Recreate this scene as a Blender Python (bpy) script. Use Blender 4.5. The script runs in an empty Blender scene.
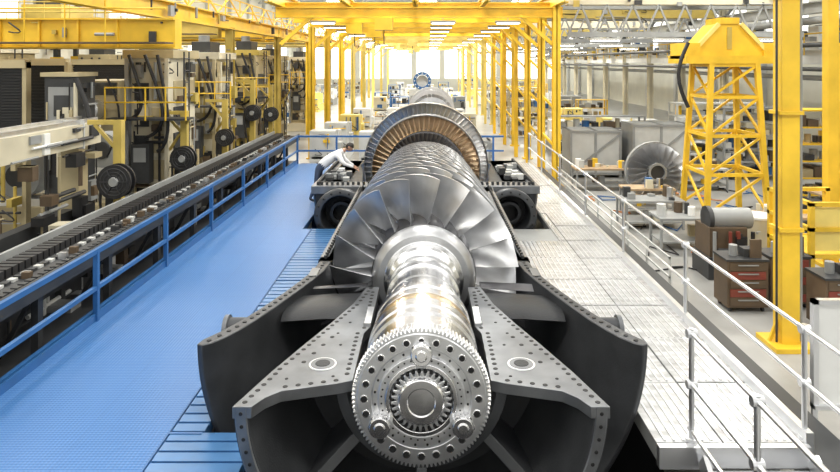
import bpy, math, random
from mathutils import Vector, Matrix
import bmesh
R=random.Random(7)
PI=math.pi
AX,AZ=-0.06,0.85
CAMZ=3.9
GZ=-1.0
sc=bpy.context.scene

# ---------------------------------------------------------------- materials
def mat(name,col,metal=0.0,rough=0.5,noise=0.0,nscale=3.0,bump=0.0,bscale=40.0,emit=0.0,stretch=None):
    m=bpy.data.materials.new(name); m.use_nodes=True
    nt=m.node_tree; p=nt.nodes['Principled BSDF']
    c=(col[0],col[1],col[2],1)
    p.inputs['Base Color'].default_value=c
    p.inputs['Metallic'].default_value=metal
    p.inputs['Roughness'].default_value=rough
    if emit>0:
        p.inputs['Emission Color'].default_value=c
        p.inputs['Emission Strength'].default_value=emit
    tc=nt.nodes.new('ShaderNodeTexCoord')
    src=tc.outputs['Object']
    if stretch:
        mp=nt.nodes.new('ShaderNodeMapping'); mp.inputs['Scale'].default_value=stretch
        nt.links.new(src,mp.inputs['Vector']); src=mp.outputs['Vector']
    if noise>0:
        n=nt.nodes.new('ShaderNodeTexNoise'); n.inputs['Scale'].default_value=nscale; n.inputs['Detail'].default_value=6
        nt.links.new(src,n.inputs['Vector'])
        mr=nt.nodes.new('ShaderNodeMapRange'); mr.inputs['From Min'].default_value=0.3; mr.inputs['From Max'].default_value=0.7
        mr.inputs['To Min'].default_value=1-noise; mr.inputs['To Max'].default_value=1+noise*0.5
        nt.links.new(n.outputs['Fac'],mr.inputs['Value'])
        mx=nt.nodes.new('ShaderNodeVectorMath'); mx.operation='SCALE'
        mx.inputs[0].default_value=col[:3]
        nt.links.new(mr.outputs['Result'],mx.inputs['Scale'])
        nt.links.new(mx.outputs['Vector'],p.inputs['Base Color'])
        mr2=nt.nodes.new('ShaderNodeMapRange'); mr2.inputs['To Min'].default_value=max(0.02,rough-0.1); mr2.inputs['To Max'].default_value=min(1,rough+0.1)
        nt.links.new(n.outputs['Fac'],mr2.inputs['Value'])
        nt.links.new(mr2.outputs['Result'],p.inputs['Roughness'])
    if bump>0:
        n2=nt.nodes.new('ShaderNodeTexNoise'); n2.inputs['Scale'].default_value=bscale; n2.inputs['Detail'].default_value=3
        nt.links.new(src,n2.inputs['Vector'])
        b=nt.nodes.new('ShaderNodeBump'); b.inputs['Strength'].default_value=bump; b.inputs['Distance'].default_value=0.01
        nt.links.new(n2.outputs['Fac'],b.inputs['Height'])
        nt.links.new(b.outputs['Normal'],p.inputs['Normal'])
    return m

def deckmat(name,col,rough,metal,axis_scale,dots=True):
    m=mat(name,col,metal,rough)
    nt=m.node_tree; p=nt.nodes['Principled BSDF']
    tc=[n for n in nt.nodes if n.type=='TEX_COORD'][0]
    br=nt.nodes.new('ShaderNodeTexBrick')
    br.offset=0.0
    br.inputs['Scale'].default_value=1.0
    br.inputs['Mortar Size'].default_value=0.005
    br.inputs['Brick Width'].default_value=axis_scale[0]
    br.inputs['Row Height'].default_value=axis_scale[1]
    br.inputs['Color1'].default_value=(*col,1)
    br.inputs['Color2'].default_value=(col[0]*0.95,col[1]*0.95,col[2]*0.96,1)
    br.inputs['Mortar'].default_value=(col[0]*0.8,col[1]*0.8,col[2]*0.82,1)
    nt.links.new(tc.outputs['Object'],br.inputs['Vector'])
    nt.links.new(br.outputs['Color'],p.inputs['Base Color'])
    if dots:
        v=nt.nodes.new('ShaderNodeTexVoronoi'); v.inputs['Scale'].default_value=24; v.inputs['Randomness'].default_value=0.0
        nt.links.new(tc.outputs['Object'],v.inputs['Vector'])
        b=nt.nodes.new('ShaderNodeBump'); b.inputs['Strength'].default_value=0.5; b.inputs['Distance'].default_value=0.015
        nt.links.new(v.outputs['Distance'],b.inputs['Height'])
        nt.links.new(b.outputs['Normal'],p.inputs['Normal'])
    return m

CAST=mat('cast_steel',(0.075,0.079,0.086),0.6,0.40,0.25,2.5,0.15,60)
CASTD=mat('cast_steel_dark',(0.030,0.032,0.036),0.5,0.45,0.25,3,0.2,40)
FLG=mat('machined_flange',(0.225,0.235,0.25),0.8,0.38,0.25,4,0.05,90)
CHR=mat('polished_shaft',(0.84,0.84,0.85),1.0,0.19,0.08,6)
STEEL=mat('bright_steel',(0.76,0.77,0.79),0.95,0.32,0.12,5)
BLADE=mat('blade_steel',(0.50,0.51,0.53),0.85,0.36,0.15,4)
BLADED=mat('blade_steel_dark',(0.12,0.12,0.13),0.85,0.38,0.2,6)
GOLDB=mat('blade_bronze',(0.74,0.57,0.38),0.55,0.42,0.2,5)
GOLD=mat('bronze_ring',(0.78,0.63,0.42),1.0,0.25,0.1,5)
BLACK=mat('hole_shade_black',(0.006,0.006,0.007),0.0,0.6)  # black colour stands in for the shade inside holes and ports
RUB=mat('black_rubber',(0.016,0.016,0.018),0.0,0.5,0.3,8)
YEL=mat('crane_yellow',(0.84,0.54,0.035),0.0,0.42,0.2,1.5)
YELP=mat('pale_yellow',(0.88,0.70,0.20),0.0,0.5,0.15,1.5)  # on far cranes, distance haze put into the colour
OLV=mat('olive_yellow',(0.52,0.39,0.09),0.0,0.5,0.25,1.5)
BEI=mat('machine_beige',(0.44,0.37,0.22),0.0,0.5,0.22,1.2)
CRM=mat('machine_cream',(0.62,0.57,0.43),0.0,0.5,0.15,1.2)
WHT=mat('white_paint',(0.80,0.81,0.80),0.0,0.45,0.08,2)
GRY=mat('grey_paint',(0.30,0.31,0.31),0.1,0.5,0.15,2)
GRYL=mat('light_grey_paint',(0.54,0.55,0.54),0.0,0.5,0.12,2)
DGR=mat('dark_grey_paint',(0.040,0.042,0.045),0.1,0.5,0.3,3)
BRN=mat('brown_dark',(0.11,0.075,0.045),0.0,0.55,0.3,3)
BLUE=mat('rail_blue',(0.03,0.125,0.33),0.0,0.4,0.15,3)
DECKB=deckmat('blue_deck',(0.062,0.185,0.44),0.30,0.0,(1.2,1.2))
SLATB=mat('blue_slat',(0.06,0.175,0.38),0.1,0.35,0.15,4)
ALU=mat('aluminium_plate',(0.58,0.59,0.61),0.7,0.40,0.4,1.6,0.3,14,stretch=(1.5,5,1))
ALUB=mat('aluminium_tube',(0.72,0.73,0.75),0.9,0.28)
CONC=mat('concrete',(0.34,0.34,0.33),0.0,0.34,0.3,0.7,0.05,20)
PITC=mat('pit_concrete_shade',(0.025,0.025,0.03),0.0,0.8,0.3,1)  # concrete painted near-black, the pit's shade put into its colour
WALL=mat('wall_paint',(0.68,0.67,0.58),0.0,0.7,0.1,0.5)
ROOF=mat('roof_sheet',(0.45,0.46,0.47),0.0,0.7,0.1,0.5)
WOOD=mat('crate_wood',(0.42,0.30,0.18),0.0,0.65,0.3,4)
RED=mat('cabinet_red',(0.22,0.045,0.03),0.0,0.45,0.2,3)
ORG=mat('orange_paint',(0.60,0.22,0.06),0.0,0.45)
GLASS=mat('window_glow',(1.0,0.99,0.95),0.0,0.3,emit=1.3)
HAZEGLOW=mat('end_haze_glow',(1.0,0.98,0.88),0.0,0.3,emit=2.2)  # glow added on the end wall to imitate bright distant haze
LAMP=mat('lamp_lens',(1.0,0.97,0.86),0.0,0.3,emit=12)
SKIN=mat('skin',(0.50,0.28,0.19),0.0,0.5)
HAIR=mat('hair',(0.015,0.012,0.010),0.0,0.5)
SHIRT=mat('white_shirt',(0.82,0.83,0.85),0.0,0.8,0.06,6)
JEAN=mat('trousers',(0.05,0.07,0.12),0.0,0.8,0.2,8)

# ---------------------------------------------------------------- builder
class B:
    def __init__(s): s.v=[];s.f=[];s.mi=[];s.mats=[]
    def slot(s,m):
        if m not in s.mats: s.mats.append(m)
        return s.mats.index(m)
    def add(s,vs,fs,m):
        o=len(s.v); s.v.extend([tuple(x) for x in vs]); k=s.slot(m)
        for f in fs: s.f.append([i+o for i in f]); s.mi.append(k)
    def box(s,x0,x1,y0,y1,z0,z1,m,M=None):
        vs=[Vector((x,y,z)) for x in(x0,x1) for y in(y0,y1) for z in(z0,z1)]
        if M is not None: vs=[M@v for v in vs]
        s.add(vs,[(0,1,3,2),(4,6,7,5),(0,4,5,1),(2,3,7,6),(0,2,6,4),(1,5,7,3)],m)
    def beam(s,p,q,w,h,m):
        p=Vector(p);q=Vector(q);d=(q-p); L=d.length
        if L<1e-6:return
        d/=L; up=Vector((0,0,1)) if abs(d.z)<0.95 else Vector((0,1,0))
        a=d.cross(up).normalized(); b=a.cross(d).normalized()
        vs=[]
        for e in(p,q):
            for sx,sz in((-1,-1),(1,-1),(1,1),(-1,1)): vs.append(e+a*sx*w/2+b*sz*h/2)
        s.add(vs,[(0,3,2,1),(4,5,6,7),(0,1,5,4),(1,2,6,5),(2,3,7,6),(3,0,4,7)],m)
    def ibeam(s,p,q,w,h,m,t=0.04):
        p=Vector(p);q=Vector(q);d=(q-p).normalized()
        up=Vector((0,0,1)) if abs(d.z)<0.95 else Vector((0,1,0))
        a=d.cross(up).normalized(); b=a.cross(d).normalized()
        s.beam(p,q,t,h,m); s.beam(p+b*(h/2-t/2),q+b*(h/2-t/2),w,t,m); s.beam(p-b*(h/2-t/2),q-b*(h/2-t/2),w,t,m)
    def cyl(s,p,q,r,m,n=16,r2=None,caps=True):
        p=Vector(p);q=Vector(q);d=(q-p).normalized(); r2=r if r2 is None else r2
        up=Vector((0,0,1)) if abs(d.z)<0.95 else Vector((0,1,0))
        a=d.cross(up).normalized(); b=a.cross(d).normalized()
        vs=[]
        for e,rr in((p,r),(q,r2)):
            for i in range(n):
                t=2*PI*i/n; vs.append(e+a*math.cos(t)*rr+b*math.sin(t)*rr)
        fs=[(i,(i+1)%n,n+(i+1)%n,n+i) for i in range(n)]
        if caps: fs+= [tuple(range(n-1,-1,-1)),tuple(range(n,2*n))]
        s.add(vs,fs,m)
    def tube(s,pts,r,m,n=8):
        pts=[Vector(p) for p in pts]; vs=[];fs=[]
        for i,p in enumerate(pts):
            d=(pts[min(i+1,len(pts)-1)]-pts[max(i-1,0)]).normalized()
            up=Vector((0,0,1)) if abs(d.z)<0.9 else Vector((0,1,0))
            a=d.cross(up).normalized(); b=a.cross(d).normalized()
            for k in range(n):
                t=2*PI*k/n; vs.append(p+a*math.cos(t)*r+b*math.sin(t)*r)
        for i in range(len(pts)-1):
            for k in range(n): fs.append((i*n+k,i*n+(k+1)%n,(i+1)*n+(k+1)%n,(i+1)*n+k))
        fs+=[tuple(range(n-1,-1,-1)),tuple(range((len(pts)-1)*n,len(pts)*n))]
        s.add(vs,fs,m)
    def rev(s,prof,m,a0=0,a1=2*PI,n=64,cx=AX,cz=AZ,closed=False):
        full=abs(a1-a0-2*PI)<1e-6; na=n if full else n+1; k=len(prof)
        vs=[];fs=[]
        for i in range(na):
            a=a0+(a1-a0)*i/n
            for y,r in prof: vs.append((cx+r*math.cos(a),y,cz+r*math.sin(a)))
        kk=k if closed else k-1
        for i in range(n):
            j=(i+1)%na
            for q in range(kk):
                w=(q+1)%k
                fs.append((i*k+q,i*k+w,j*k+w,j*k+q))
        if closed and not full:
            fs.append(tuple(range(k))); fs.append(tuple(range((na-1)*k+k-1,(na-1)*k-1,-1)))
        s.add(vs,fs,m)
    def prism(s,poly,z0,z1,m):
        n=len(poly)
        vs=[(x,y,z0) for x,y in poly]+[(x,y,z1) for x,y in poly]
        fs=[(i,(i+1)%n,n+(i+1)%n,n+i) for i in range(n)]+[tuple(range(n-1,-1,-1)),tuple(range(n,2*n))]
        s.add(vs,fs,m)
    def gear(s,y0,y1,r0,r1,nt,m,cx=AX,cz=AZ):
        pts=[]
        for i in range(nt):
            for k,(f,r) in enumerate(((0.0,r0),(0.2,r1),(0.5,r1),(0.7,r0))):
                a=2*PI*(i+f)/nt; pts.append((cx+r*math.cos(a),cz+r*math.sin(a)))
        n=len(pts)
        vs=[(x,y0,z) for x,z in pts]+[(x,y1,z) for x,z in pts]
        fs=[(i,(i+1)%n,n+(i+1)%n,n+i) for i in range(n)]+[tuple(range(n-1,-1,-1)),tuple(range(n,2*n))]
        s.add(vs,fs,m)
    def blade(s,y0,ang,rh,rt,chord,s0,s1,camb,th,m,cx=AX,cz=AZ,ct=None):
        ns,nc=6,7; vs=[]; ct=ct or chord
        for side in(1,-1):
            for i in range(ns):
                t=i/(ns-1); r=rh+(rt-rh)*t; st=s0+(s1-s0)*t; c=chord+(ct-chord)*t
                for j in range(nc):
                    u=-0.5+j/(nc-1)
                    off=camb*c*(1-4*u*u)+side*th*(1-(2*u)**2)*(1-0.5*t)+side*0.002
                    ax=u*c*math.cos(st)+off*math.sin(st)
                    tg=u*c*math.sin(st)-off*math.cos(st)
                    a=ang+tg/r
                    vs.append((cx+r*math.cos(a),y0+ax,cz+r*math.sin(a)))
        N=ns*nc; fs=[]
        for i in range(ns-1):
            for j in range(nc-1):
                q=i*nc+j
                fs.append((q,q+1,q+nc+1,q+nc)); fs.append((N+q,N+q+nc,N+q+nc+1,N+q+1))
            for j in(0,nc-1):
                q=i*nc+j; fs.append((q,q+nc,N+q+nc,N+q))
        for j in range(nc-1):
            q=(ns-1)*nc+j; fs.append((q,q+1,N+q+1,N+q))
        s.add(vs,fs,m)
    def greeble_y(s,x0,x1,y,z0,z1,n,mats,d=.2):
        for i in range(n):
            x=R.uniform(x0,x1);z=R.uniform(z0,z1);m=R.choice(mats);t=R.random()
            if t<.45:
                w=R.uniform(.05,.3);h=R.uniform(.08,.45); s.box(x,min(x+w,x1),y-R.uniform(.04,d),y,z,min(z+h,z1),m)
            elif t<.7: s.cyl((x,y-.06,z),(x,y-.06,min(z1,z+R.uniform(.4,2))),R.uniform(.015,.05),m,7)
            elif t<.9: s.cyl((x,y-.06,z),(min(x1,x+R.uniform(.3,1.5)),y-.06,z),R.uniform(.015,.05),m,7)
            else: s.tube([(x+.3*math.sin(k/6*PI),y-.1,z-.12*k*(1-k/9)) for k in range(7)],.02,RUB,6)
    def greeble_x(s,x,y0,y1,z0,z1,n,mats,d=.2):
        for i in range(n):
            y=R.uniform(y0,y1);z=R.uniform(z0,z1);m=R.choice(mats);t=R.random()
            if t<.5:
                w=R.uniform(.1,.4);h=R.uniform(.08,.5); s.box(x,x+R.uniform(.04,d),y,min(y+w,y1),z,min(z+h,z1),m)
            elif t<.75: s.cyl((x+.06,y,z),(x+.06,y,min(z1,z+R.uniform(.4,2))),R.uniform(.015,.05),m,7)
            else: s.cyl((x+.06,y,z),(x+.06,min(y1,y+R.uniform(.3,1.5)),z),R.uniform(.015,.05),m,7)
    def done(s,name,parent=None,bevel=0,ang=35,smooth=True):
        me=bpy.data.meshes.new(name); me.from_pydata(s.v,[],s.f)
        for m in s.mats: me.materials.append(m)
        me.polygons.foreach_set('material_index',s.mi)
        bm=bmesh.new(); bm.from_mesh(me); bmesh.ops.recalc_face_normals(bm,faces=bm.faces); bm.to_mesh(me); bm.free()
        if smooth:
            me.polygons.foreach_set('use_smooth',[True]*len(me.polygons))
            me.set_sharp_from_angle(angle=math.radians(ang))
        me.update()
        o=bpy.data.objects.new(name,me); sc.collection.objects.link(o)
        if parent: o.parent=parent
        if bevel:
            md=o.modifiers.new('bevel','BEVEL'); md.width=bevel; md.segments=2; md.limit_method='ANGLE'; md.angle_limit=math.radians(50)
        return o
def empty(name):
    o=bpy.data.objects.new(name,None); sc.collection.objects.link(o); return o

# ---------------------------------------------------------------- ROTOR
rot=empty('turbine_rotor')
b=B()
shaft=[(6.02,0.0),(6.02,.60),(6.10,.60),(6.12,.58),(6.12,.50),(6.22,.50),(6.24,.555),(6.42,.555),(6.43,.53),(6.48,.53),(6.49,.57),(6.60,.57),(6.61,.545),(6.66,.545),(6.67,.575),(6.84,.575),(6.86,.50),(7.06,.50),(7.08,.55),(7.22,.55),(7.24,.52),(7.30,.52),(7.32,.545),(7.44,.545),(7.46,.45),(7.9,.45),(7.91,.435),(7.96,.435),(7.97,.45),(8.28,.45),(8.30,.475),(8.38,.475),(8.40,.45),(8.60,.45),(8.61,.47),(8.68,.47),(8.69,.45),(8.80,.45),(8.86,.50),(8.98,.50),(9.0,.54),(9.04,.54),(9.06,.60)]
b.rev(shaft,CHR,n=96)
b.done('shaft',rot)
b=B()
b.rev([(9.04,.45),(9.05,.64),(9.10,.69),(9.2,.72),(9.24,.735),(9.26,.735)],BLADE,n=96)
stages=[]
y=9.62
N=11
for i in range(N):
    t=i/(N-1)
    hub=.75+.24*min(1,t*1.4)
    tip=1.37-.19*t
    ch=.62*(1-t)**1.2+.22
    cnt=int(19+41*t)
    stages.append((y,hub,tip,ch,cnt))
    y+=.74*(1-t)+.32*t if i else .86
dp=[(9.26,.74)]
for (yy,h,t,c,n) in stages:
    w=c*.38
    dp+=[(yy-w,h),(yy+w,h),(yy+w+.005,h-.08),(yy+w+.06,h-.08)]
yl=stages[-1][0]+.2
dp+=[(yl,1.0),(yl+.05,.75),(17.1,.72),(17.3,.80)]
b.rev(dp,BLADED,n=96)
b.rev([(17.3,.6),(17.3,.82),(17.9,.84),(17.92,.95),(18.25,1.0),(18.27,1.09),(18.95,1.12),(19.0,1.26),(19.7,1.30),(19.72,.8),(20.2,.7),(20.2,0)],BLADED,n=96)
b.done('rotor_drum',rot)
b=B()
for k,(yy,h,t,c,n) in enumerate(stages):
    for i in range(n):
        b.blade(yy,2*PI*(i+.37*k)/n,h-.01,t,c*.88,.32,.92,.14,.026*c/.6+.004,BLADE,ct=c*1.05)
b.done('compressor_blades',rot,ang=60)
b=B()
for (yy,h,t,c,n,m) in ((17.65,.84,1.12,.26,56,BLADED),(18.55,1.10,1.54,.42,60,GOLDB),(19.35,1.28,1.83,.36,74,BLADE)):
    for i in range(n): b.blade(yy,2*PI*i/n,h-.01,t,c,.15,.62,.16,.022,m)
b.rev([(18.36,1.08),(18.33,1.11),(18.36,1.13)],GOLD,n=96)
b.rev([(19.22,1.81),(19.2,1.84),(19.5,1.85),(19.5,1.81)],STEEL,n=96)
b.rev([(18.38,1.52),(18.37,1.55),(18.74,1.565),(18.74,1.53)],STEEL,n=96)
b.done('turbine_blades',rot,ang=60)
b=B()
b.rev([(6.88,.50),(6.88,.560),(6.95,.566),(7.03,.560),(7.03,.50)],GOLD,n=96)
b.done('bronze_seals',rot)
b=B()
b.gear(5.90,6.03,.605,.635,100,STEEL)
b.rev([(5.90,.59),(5.885,.585),(5.885,.455),(5.90,.445)],STEEL,n=96)
b.rev([(5.90,.40),(5.865,.39),(5.865,.335),(5.89,.325),(5.89,.0)],STEEL,n=96)
b.rev([(5.88,.335),(5.855,.325),(5.855,.29),(5.88,.28)],CHR,n=96)
b.gear(5.845,5.88,.225,.272,30,STEEL)
b.rev([(5.845,.215),(5.835,.215),(5.82,.205),(5.81,.195),(5.81,.13),(5.82,.12),(5.82,0)],CHR,n=64)
for i in range(30):
    a=2*PI*(i+.85)/30; r=.262
    b.cyl((AX+r*math.cos(a),5.853,AZ+r*math.sin(a)),(AX+r*math.cos(a),5.88,AZ+r*math.sin(a)),.018,BLACK,8)
for i in range(24):
    a=2*PI*i/24; r=.52
    x,z=AX+r*math.cos(a),AZ+r*math.sin(a)
    b.cyl((x,5.878,z),(x,5.89,z),.037,CHR,14)
    b.cyl((x,5.875,z),(x,5.886,z),.028,BLACK,14)
for i in range(36):
    a=2*PI*(i+.5)/36; r=.362
    x,z=AX+r*math.cos(a),AZ+r*math.sin(a)
    b.cyl((x,5.861,z),(x,5.875,z),.009,BLACK,8)
for i in range(24):
    a=2*PI*(i+.5)/24; r=.425
    x,z=AX+r*math.cos(a),AZ+r*math.sin(a)
    b.cyl((x,5.889,z),(x,5.905,z),.011,BLACK,8)
for a in (PI/2,PI/2+2*PI/3,PI/2-2*PI/3):
    x,z=AX+.43*math.cos(a),AZ+.43*math.sin(a)
    b.rev([(5.90,.10),(5.80,.10),(5.78,.09),(5.78,.05),(5.765,.045),(5.765,0)],CHR,n=32,cx=x,cz=z)
    x2,z2=AX+.31*math.cos(a),AZ+.31*math.sin(a)
    b.beam((x,5.845,z),(x2,5.845,z2),.09,.05,STEEL)
b.done('gear_coupling',rot,bevel=0.004)

# ---------------------------------------------------------------- LOWER CASING
cas=empty('lower_turbine_casing')
LO,HI=PI,2*PI
b=B()
inner=[(9.95,1.42),(9.5,1.46),(9.1,1.55),(8.6,1.69),(8.1,1.84),(7.7,1.97),(7.4,2.09),(7.2,2.19),(7.05,2.30)]
outer=[(7.0,2.38),(7.03,2.44),(7.15,2.42),(7.35,2.30),(7.7,2.14),(8.1,2.0),(8.6,1.85),(9.1,1.72),(9.5,1.63),(9.95,1.60)]
b.rev(inner+outer,CAST,LO,HI,96,closed=True)
b.done('bellmouth',cas,bevel=0.012,ang=40)
b=B()
oc=[(5.75,1.66),(5.95,1.60),(6.4,1.47),(7.0,1.27),(7.6,1.06),(8.2,.87),(8.8,.76)]
ic=[(8.8,.66),(8.2,.74),(7.6,.92),(7.0,1.12),(6.4,1.33),(5.95,1.47),(5.75,1.53)]
b.rev(oc+ic,CAST,LO,HI,96,closed=True)
b.rev([(5.745,1.54),(5.735,1.55),(5.735,1.64),(5.745,1.65)],FLG,LO,HI,96)
for i in range(44):
    a=PI+PI*(i+.5)/44
    x,z=AX+1.595*math.cos(a),AZ+1.595*math.sin(a)
    b.cyl((x,5.73,z),(x,5.74,z),.018,BLACK,8)
b.rev([(6.2,.72),(6.2,.82),(7.2,.82),(7.9,.74),(7.9,.66)],CAST,LO,HI,64,closed=True)
b.rev([(6.75,.78),(6.75,1.22),(6.85,1.2),(6.85,.78)],CASTD,LO,HI,64,closed=True)
for a in (PI+.72,PI*1.5,2*PI-.72):
    ca,sa=math.cos(a),math.sin(a)
    vs=[]
    for (yy,r) in ((6.25,.78),(6.0,1.5),(6.8,1.25),(6.8,.78)):
        for t in(-.05,.05): vs.append((AX+r*ca-t*sa,yy,AZ+r*sa+t*ca))
    b.add(vs,[(0,2,4,6),(1,7,5,3),(0,1,3,2),(2,3,5,4),(4,5,7,6),(6,7,1,0)],CAST)
b.done('bearing_cone',cas,bevel=0.01,ang=40)
b=B()
def mir(p,s): return [(AX+s*x,y) for x,y in p]
plate=[(1.67,5.74),(1.61,5.95),(1.48,6.4),(1.28,7.0),(1.07,7.6),(.88,8.2),(.77,8.8),(.60,8.8),(.60,7.5),(.66,7.3),(.66,6.22),(.80,6.16),(1.02,6.10),(1.30,6.02),(1.42,5.90),(1.50,5.74)]
for s in(1,-1):
    b.prism(mir(plate,s),AZ-.10,AZ+.004,FLG)
    for (x0,y0,x1,y1,n) in ((1.58,5.82,1.43,6.35,6),(1.41,6.45,1.22,7.0,6),(1.19,7.1,.83,8.15,11),(.80,8.3,.71,8.75,5),(.73,6.35,.73,7.3,10),(.67,7.45,.67,8.6,11),(.82,6.22,1.28,6.1,5),(1.2,6.6,1.0,7.2,4)):
        for i in range(n):
            t=i/max(1,n-1); x=AX+s*(x0+(x1-x0)*t); y=y0+(y1-y0)*t
            b.cyl((x,y,AZ+.0),(x,y,AZ+.008),.025,BLACK,12)
    for (x0,y0) in ((1.30,6.25),(.86,6.3),(.95,7.3),(.88,7.0),(.85,7.6)):
        x=AX+s*x0
        b.cyl((x,y0,AZ),(x,y0,AZ+.009),.017,BLACK,10)
    x=AX+s*1.0
    b.cyl((x,6.55,AZ),(x,6.55,AZ+.012),.14,STEEL,32)
    b.cyl((x,6.55,AZ),(x,6.55,AZ+.016),.12,FLG,32)
    b.cyl((x,6.55,AZ),(x,6.55,AZ+.02),.075,CASTD,32)
    b.box(min(AX+s*.60,AX+s*.68),max(AX+s*.60,AX+s*.68),7.5,8.0,AZ,AZ+.04,STEEL)
b.done('split_plates',cas,bevel=0.006)
b=B()
for a in [PI+.10,PI+.55,PI+1.1,PI+1.57,PI+2.04,PI+2.6,2*PI-.10]:
    ca,sa=math.cos(a),math.sin(a); vs=[];n=10
    for (r,yc) in ((.80,8.35),(1.25,8.45),(1.78,8.5)):
        for i in range(n):
            t=2*PI*i/n; yy=yc+.42*math.cos(t); tt=.07*math.sin(t)
            vs.append((AX+r*ca-tt*sa,yy,AZ+r*sa+tt*ca))
    fs=[(k*n+i,k*n+(i+1)%n,(k+1)*n+(i+1)%n,(k+1)*n+i) for k in range(2) for i in range(n)]+[tuple(range(n)),tuple(range(2*n,3*n))]
    b.add(vs,fs,CASTD)
for i in range(28):
    a=PI+PI*(i+.5)/28
    b.blade(9.02,a,.78,1.52,.2,.1,.2,.05,.012,BLADED)
b.done('inlet_struts',cas,ang=60)
b=B()
def interp(pr,yv):
    pr=sorted(pr)
    for (y0,r0),(y1,r1) in zip(pr,pr[1:]):
        if y0<=yv<=y1: return r0+(r1-r0)*(yv-y0)/(y1-y0)
    return pr[-1][1]
for s in(1,-1):
    x=AX+s*2.2
    b.cyl((x-s*.15,7.75,AZ-.12),(x+s*.12,7.75,AZ-.12),.12,CAST,24)
    b.cyl((x+s*.11,7.75,AZ-.12),(x+s*.16,7.75,AZ-.12),.15,FLG,24)
    b.cyl((x+s*.155,7.75,AZ-.12),(x+s*.165,7.75,AZ-.12),.09,BLACK,20)
    b.box(AX+s*1.60-.05,AX+s*1.60+.07,9.25,9.6,AZ-.12,AZ+.01,FLG)
    for i in range(23):
        t=i/22; y=7.12+2.75*t
        r=(interp(inner,y)+interp(outer[1:],y))/2
        b.cyl((AX+s*r,y,AZ),(AX+s*r,y,AZ+.008),.026,BLACK,10)
b.done('trunnions',cas)
b=B()
b.rev([(9.95,1.40),(9.95,1.62),(10.15,1.62),(10.2,1.5),(12.4,1.46),(12.45,1.56),(12.65,1.56),(12.7,1.44),(15.3,1.36),(15.35,1.6),(15.95,1.6),(15.95,1.26),(12.5,1.32)],CASTD,LO,HI,64,closed=True)
for s in(1,-1):
    b.box(*sorted((AX+s*1.40,AX+s*1.62)),9.96,15.9,AZ-.16,AZ,FLG)
    for i in range(40):
        y=10.1+i*.146
        b.cyl((AX+s*1.53,y,AZ),(AX+s*1.53,y,AZ+.05),.026,DGR,8)
for k in range(len(stages)-1):
    ym=(stages[k][0]+stages[k+1][0])/2; n=int(stages[k][4]*.7)
    for i in range(n):
        a=PI+PI*(i+.5)/n
        b.blade(ym,a,stages[k][1]+.02,1.39,stages[k][3]*.45,-.3,-.8,.1,.01,BLADE)
b.done('compressor_casing',cas,ang=50)
b=B()
b.rev([(15.95,1.25),(15.95,2.72),(16.05,2.78),(16.25,2.78),(16.3,2.6),(19.7,2.5),(19.75,2.78),(20.1,2.78),(20.1,1.9),(20.0,1.88),(19.2,1.92),(18.2,1.75),(16.5,1.6),(16.4,1.25)],CASTD,LO,HI,72,closed=True)
for s in(1,-1):
    b.box(*sorted((AX+s*1.95,AX+s*2.8)),16.0,20.1,AZ-.18,AZ,FLG)
    b.box(*sorted((AX+s*1.3,AX+s*2.8)),15.9,16.5,AZ-.18,AZ+.01,FLG)
    for i in range(28):
        y=16.1+i*.143
        b.cyl((AX+s*2.66,y,AZ),(AX+s*2.66,y,AZ+.09),.04,DGR,8)
    for i in range(10):
        x=1.4+i*.13
        b.cyl((AX+s*x,16.1,AZ),(AX+s*x,16.1,AZ+.09),.035,DGR,8)
    for i in range(16):
        x=R.uniform(2.0,2.55);y=R.uniform(16.6,19.9) if s>0 else R.uniform(16.6,17.5)
        h=R.uniform(.05,.22)
        b.box(AX+s*x-.08,AX+s*x+.08,y-.1,y+.1,AZ,AZ+h,R.choice([GRY,DGR,DGR,FLG,GRYL]))
    for (a,rr) in ((.28,2.1),(.80,2.1),(1.3,2.1)):
        x=AX+s*rr*math.cos(a); z=AZ-rr*math.sin(a)
        b.rev([(15.95,.56),(15.55,.56),(15.5,.62),(15.38,.62),(15.36,.60),(15.36,.47),(15.4,.45),(15.95,.42)],CAST if a<.5 else CASTD,n=40,cx=x,cz=z)
        b.rev([(15.9,.45),(15.9,0)],BLACK,n=24,cx=x,cz=z)
        b.rev([(15.7,.30),(15.6,.28),(15.6,.20),(15.7,.18)],CASTD,n=24,cx=x,cz=z)
        for i in range(16):
            t=2*PI*i/16
            b.cyl((x+.55*math.cos(t),15.33,z+.55*math.sin(t)),(x+.55*math.cos(t),15.37,z+.55*math.sin(t)),.025,BLACK,8)
b.done('exhaust_casing',cas,bevel=0.01,ang=50)
b=B()
for (y,zt,w) in ((8.0,-.95,1.4),(12.5,-.55,1.0),(16.6,-1.70,1.4),(19.8,-1.70,1.4)):
    for s in(1,-1):
        b.box(*sorted((AX+s*.3,AX+s*w)),y-.25,y+.25,-3.0,zt-.0,DGR)
b.done('support_pedestals',cas)

# ---------------------------------------------------------------- FLOORS, WALLS
b=B()
PX=3.0
b.box(-24,-PX,-14,115,GZ-.3,GZ,CONC); b.box(PX,24,-14,115,GZ-.3,GZ,CONC)
b.box(-PX,PX,-14,1.5,GZ-.3,GZ,CONC); b.box(-PX,PX,21,115,GZ-.3,GZ,CONC)
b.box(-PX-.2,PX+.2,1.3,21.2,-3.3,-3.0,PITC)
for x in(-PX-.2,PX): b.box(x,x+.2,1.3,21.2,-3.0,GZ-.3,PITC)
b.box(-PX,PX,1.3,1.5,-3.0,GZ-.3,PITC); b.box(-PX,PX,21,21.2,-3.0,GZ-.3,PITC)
b.done('floor',smooth=False)

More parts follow.
